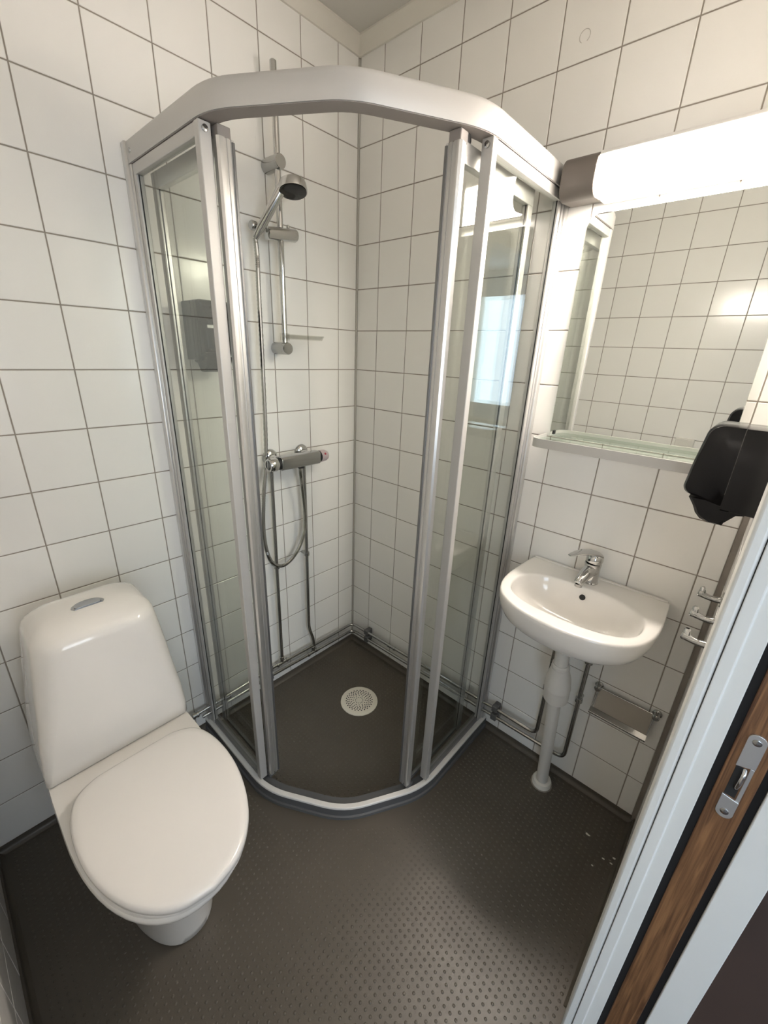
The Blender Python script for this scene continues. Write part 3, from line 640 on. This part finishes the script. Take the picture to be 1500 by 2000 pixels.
wa = empty('waste_pipe', (1.089, -0.085, 0), 'white plastic waste pipe from the basin down to the floor', 'waste pipe')
W0 = Vector((1.089, -0.085, 0.0)); W1 = Vector((1.083, -0.192, 0.672)); WA = (W1-W0).normalized(); WL = (W1-W0).length
def seg(name, prof, mt='waste_plastic', n=28): return MB().lathe(prof, W0, WA, n).obj(name, mt, wa, 22)
seg('pipe', [(0.010, 0.0195), (0.46, 0.0195)])
seg('coupling', [(0.452, 0.020), (0.453, 0.034), (0.458, 0.0370), (0.505, 0.0375), (0.507, 0.0385), (0.513, 0.0385), (0.516, 0.0375), (0.545, 0.0355), (0.575, 0.028), (0.580, 0.0265), (0.590, 0.0262), (0.591, 0.0248), (0.602, 0.0245), (0.606, 0.0225)])
seg('tailpiece', [(0.600, 0.0200), (0.655, 0.0200), (WL-0.006, 0.0200)])
MB().lathe([(0, 0.033), (0.012, 0.0335), (0.016, 0.031), (0.022, 0.030), (0.024, 0.0215)], W0+Vector((0, 0, 0.001)), (0, -0.08, 1), 28).obj('floor_collar', 'white_plastic', wa, 40)
MB().lathe([(0, 0.037), (0.0012, 0.036)], W0+Vector((0, 0, 0.0004)), (0, 0, 1), 28).obj('floor_seal', 'dirty_silicone', wa, 40)

rh = empty('toilet_roll_holder', (1.25, -0.02, 0.37), 'metal toilet roll holder with hinged flap below the basin', 'roll holder')
for x in (1.170, 1.335):
    MB().lathe([(0, 0.0125), (0.004, 0.0130), (0.008, 0.009), (0.020, 0.0085), (0.026, 0.010), (0.030, 0.007)], (x, -0.0005, 0.452), (0, -1, 0), 20).obj('wall_knob', 'chrome_worn', rh, 40)
cyl('rod', (1.170, -0.014, 0.452), (1.335, -0.014, 0.452), 0.0022, 'chrome_worn', rh, 12)
fl = MB().quad_strip([[(x, y, z) for y, z in ((-0.0125, 0.4515), (-0.0140, 0.4515), (-0.0395, 0.383), (-0.038, 0.383))] for x in (1.176, 1.327)]).obj('flap', 'steel_plate', rh)
for x in (1.172, 1.3305): MB().tube([(x, -0.014, 0.451), (x-0.003, -0.038, 0.386)], 0.0016, 8).obj('side_wire', 'chrome_worn', rh, 60)
MB().prism([(-0.034, 0.3735), (-0.034, 0.3875), (-0.040, 0.3885), (-0.0545, 0.3785), (-0.0545, 0.3735), (-0.048, 0.3705)], 0, 1.166, 1.330).obj('front_bar', 'chrome', rh, None, 0.0008)

# ------------------------------------------------------------------ mirror, shelf, lamp
mi = empty('wall_mirror', (1.08, -0.003, 1.235), 'frameless mirror with clipped corners above the glass shelf', 'mirror')
mx0, mx1, mz0, mz1 = 0.862, 1.296, 1.222, 1.792
c_ = 0.024
outl = [(mx0, mz0), (mx1, mz0), (mx1, mz1-c_), (mx1-c_*0.35, mz1-c_*0.35), (mx1-c_, mz1), (mx0+c_, mz1), (mx0+c_*0.35, mz1-c_*0.35), (mx0, mz1-c_)]
def mring(ins, y):
    cx_, cz_ = (mx0+mx1)/2, (mz0+mz1)/2
    return [(cx_+(x-cx_)*(1-ins/(0.217)), y, cz_+(z-cz_)*(1-ins/0.285)) for x, z in outl]
MB().quad_strip([mring(0.0, -0.0005), mring(0.0, -0.0045), mring(0.0008, -0.0055)]).obj('silvered_glass', 'mirror_silver', mi)
sh = empty('glass_shelf', (1.08, -0.06, 1.205), 'narrow glass shelf in a pale metal tray under the mirror', 'shelf')
def shelf_path(ins):
    x0, x1, y1, r = 0.852+ins, 1.305-ins, -0.122+ins, 0.030-ins*0.6
    o = [(x0, -0.007)]
    for j in range(9): t = R(180+90*j/8); o.append((x0+r+r*math.cos(t), y1+r+r*math.sin(t)))
    for j in range(9): t = R(270+90*j/8); o.append((x1-r+r*math.cos(t), y1+r+r*math.sin(t)))
    o.append((x1, -0.007)); return o
ro, ri = shelf_path(0.0), shelf_path(0.0035)
MB().quad_strip([[(a_[0], a_[1], 1.204), (a_[0], a_[1], 1.229), (b_[0], b_[1], 1.229), (b_[0], b_[1], 1.204)] for a_, b_ in zip(ro, ri)]).obj('rim', 'alu_satin', sh, 35)
pl = shelf_path(0.004)
MB().quad_strip([[(x, y, 1.214) for x, y in pl], [(x, y, 1.220) for x, y in pl]]).obj('glass_plate', 'shelf_glass', sh, 30)
MB().quad_strip([[(x, y, 1.2035) for x, y in pl], [(x, y, 1.2055) for x, y in pl]]).obj('tray', 'alu_satin', sh, 30)
box('shelf_clip', (0.872, -0.012, 1.2295), (0.877, -0.006, 1.240), 'black_matt', sh)

la = empty('strip_lamp', (1.09, -0.05, 1.81), 'glowing white strip lamp with grey end caps above the mirror', 'lamp')
def lamp_prof(s=0.0):
    pr = [(-0.004, 1.814+s), (-0.070+s, 1.808+s)]
    for j in range(7): t = R(270-90*j/6); pr.append((-0.072+s*0.3+0.026*math.cos(t), 1.834+s*0.6+0.026*math.sin(t)))
    for j in range(7): t = R(180-90*j/6); pr.append((-0.064+s*0.3+0.034*math.cos(t), 1.864-s*0.6+0.034*math.sin(t)))
    pr.append((-0.004, 1.898-s)); return pr
def ext(name, x0, x1, pr, mt, par, bevel=0): return MB().quad_strip([[(x, y, z) for y, z in pr] for x in (x0, x1)]).obj(name, mt, par, 40, bevel)
ext('end_cap', 0.812, 0.893, lamp_prof(), 'lamp_cap', la, 0.002); ext('end_cap', 1.283, 1.364, lamp_prof(), 'lamp_cap', la, 0.002)
dp = [(-0.0335, 1.8095)]
for j in range(7): t = R(270-90*j/6); dp.append((-0.0705+0.026*math.cos(t), 1.8355+0.026*math.sin(t)))
for j in range(7): t = R(180-90*j/6); dp.append((-0.0705+0.026*math.cos(t), 1.8560+0.026*math.sin(t)))
dp.append((-0.0335, 1.8820))
def dring(x, k):
    cy_, cz_ = -0.0335, 1.846
    return [(x, cy_+(y-cy_)*k, cz_+(z-cz_)*k) for y, z in dp]
MB().quad_strip([dring(0.8935, 0.90), dring(0.895, 0.97), dring(0.900, 1.0), dring(1.276, 1.0), dring(1.281, 0.97), dring(1.2825, 0.90)]).obj('diffuser', 'diffuser', la, 60)
ext('housing', 0.8935, 1.2825, [(-0.0006, 1.8095), (-0.0325, 1.8085), (-0.0325, 1.8830), (-0.0880, 1.8830), (-0.0905, 1.8860), (-0.0850, 1.8945), (-0.0730, 1.8985), (-0.0006, 1.8985)], 'lamp_housing', la, 0.0015)  # unseen top hood and deeper base shaped to keep lamp light off the wall

# ------------------------------------------------------------------ soap dispenser, hooks, socket, mark, scraps
def dispenser(loc, P, label, badge):
    """P(d, s, z): d = distance out from the wall, s = sideways, z above the loc's z"""
    e = empty('soap_dispenser', loc, label, 'soap dispenser', 'black soap dispensers')
    rings = []
    for yy, ins in ((-0.0525, 0.010), (-0.0505, 0.003), (-0.044, 0.0005), (0.044, 0.0005), (0.0505, 0.003), (0.0525, 0.010)):
        rings.append([P(d, yy, z) for d, z in ((0.0005, 0.036), (0.0005, 0.1965-ins*0.5), (0.0545, 0.1965-ins*0.5), (0.0545, 0.036+ins*0.4))])
    MB().quad_strip(rings).obj('back_housing', 'black_plastic', e, 40)
    rings = []
    for yy, ins in ((-0.0515, 0.012), (-0.049, 0.004), (-0.042, 0.0), (0.042, 0.0), (0.049, 0.004), (0.0515, 0.012)):
        zt, zb = 0.1975-ins*0.5, 0.043+ins*0.3; f_, b_ = 0.1235-ins, 0.0555
        o = [(b_, zb), (b_, zt)]
        for j in range(7): t = R(90+80*j/6); o.append((f_-0.034-0.022*math.cos(t), zt-0.022+0.022*math.sin(t)))
        o += [(f_-0.004, zb+0.075)]
        for j in range(7): t = R(180+75*j/6); o.append((f_-0.018-0.018*math.cos(t), zb+0.030+0.018*math.sin(t)))
        rings.append([P(d, yy, z) for d, z in o])
    cov = MB().quad_strip(rings).obj('front_cover', 'black_plastic', e, 40)
    rings = []
    for yy, ins in ((-0.030, 0.006), (-0.026, 0.0), (0.026, 0.0), (0.030, 0.006)):
        o = [(0.016, 0.048), (0.110-ins, 0.048), (0.099-ins, 0.032), (0.092-ins, 0.018), (0.082-ins, 0.008+ins*0.5), (0.066, 0.003+ins*0.5), (0.044+ins, 0.003+ins*0.5), (0.0425+ins, 0.009), (0.028+ins, 0.028), (0.016, 0.032)]
        rings.append([P(d, yy*1.3, z) for d, z in o])
    MB().quad_strip(rings).obj('push_lever', 'black_plastic', e, 35)
    if badge:
        MB().quad_strip([[P(d, s_, z) for s_, z in rrect(-0.030, 0.128, 0.020, 0.008, 0.002)] for d in (0.1170, 0.1212)]).obj('badge', 'button_grey', cov)
dispenser((W_R, -0.229, 1.14), lambda d, s_, z: (W_R-d, -0.229+s_, 1.14+z), 'glossy black wall soap dispenser beside the mirror', False)
dispenser((0.0, -0.652, 1.362), lambda d, s_, z: (d, -0.652+s_, 1.362+z), 'black wall soap dispenser seen through the left shower glass', True)

for i, (y, lab) in enumerate(((-0.288, 'chrome wall hook nearest the washbasin'), (-0.388, 'chrome wall hook in the middle of the row of three'), (-0.484, 'chrome wall hook nearest the door frame'))):
    hkE = empty('wall_hook', (W_R, y, 1.0), lab, 'hook', 'row of three hooks beside the door')
    MB().prism(rrect(y, 1.000, 0.030, 0.026, 0.006), 0, W_R-0.0045, W_R-0.0002).obj('base_plate', 'chrome_worn', hkE, None, 0.001)
    arm = [(W_R-0.003, y, 0.998), (W_R-0.010, y, 0.9965), (W_R-0.020, y, 0.9960), (W_R-0.030, y, 0.9975), (W_R-0.0385, y, 1.0000)]
    cs = catmull(arm, 5)
    MB().tube(cs, [0.0074-0.0016*math.sin(math.pi*q/(len(cs)-1)) for q in range(len(cs))], 12).obj('arm', 'chrome_worn', hkE, 60)
    MB().lathe([(0, 0.0074), (0.004, 0.0078), (0.006, 0.006)], (W_R-0.037, y, 0.9998), (-1, 0, 0.1), 16).obj('tip', 'chrome_worn', hkE, 40)
    MB().lathe([(0, 0.0052), (0.010, 0.0050), (0.0125, 0.003)], (W_R-0.036, y, 1.0030), (-0.1, 0, 1), 14).obj('nub', 'chrome', hkE, 40)
so = empty('wall_socket', (1.047, Y_F, 1.0), 'white socket box on the tiles, seen in the mirror', 'socket')
box('housing', (1.005, Y_F+0.0005, 1.000), (1.088, Y_F+0.030, 1.075), 'white_plastic', so, 0.004)
MB().lathe([(0, 0.020), (0.002, 0.0195), (0.0021, 0.017)], (1.047, Y_F+0.030, 1.0375), (0, 1, 0), 24).obj('cover', 'white_plastic', so, 40)
# ring left by a removed suction hook
mk = MB(); k = 28
mk.tube([(0.774+0.0125*math.cos(R(t)), -0.0004, 2.166+0.0125*math.sin(R(t))) for t in range(-60, 250, 10)], 0.0007, 6)
tag(mk.obj('glue_mark', 'mark'), 'faint grey ring mark high on the tiles above the lamp', 'mark')
for x, y, s_, lab in ((1.273, -0.151, 0.0068, 'largest white scrap on the floor, nearest the basin pipe'), (1.332, -0.191, 0.0042, 'small white scrap on the floor near the door frame'), (1.312, -0.234, 0.0030, 'tiny white speck on the floor, farthest from the tiled wall'), (1.357, -0.166, 0.0048, 'small white scrap against the door wall, nearest the tiles'), (1.354, -0.188, 0.0044, 'small white scrap against the door wall, second from the tiles')):
    m_ = MB(); ang = random.uniform(0, 3)
    pts = [(x+s_*random.uniform(0.6, 1.0)*math.cos(t+ang)*1.25, y+s_*random.uniform(0.35, 0.7)*math.sin(t+ang)) for t in [R(60*q) for q in range(6)]]
    m_.quad_strip([[(px, py, 0.0) for px, py in pts], [(px, py, 0.0018) for px, py in pts]])
    tag(m_.obj('paper_scrap', 'crumb'), lab, 'scrap', 'white scraps on the floor')
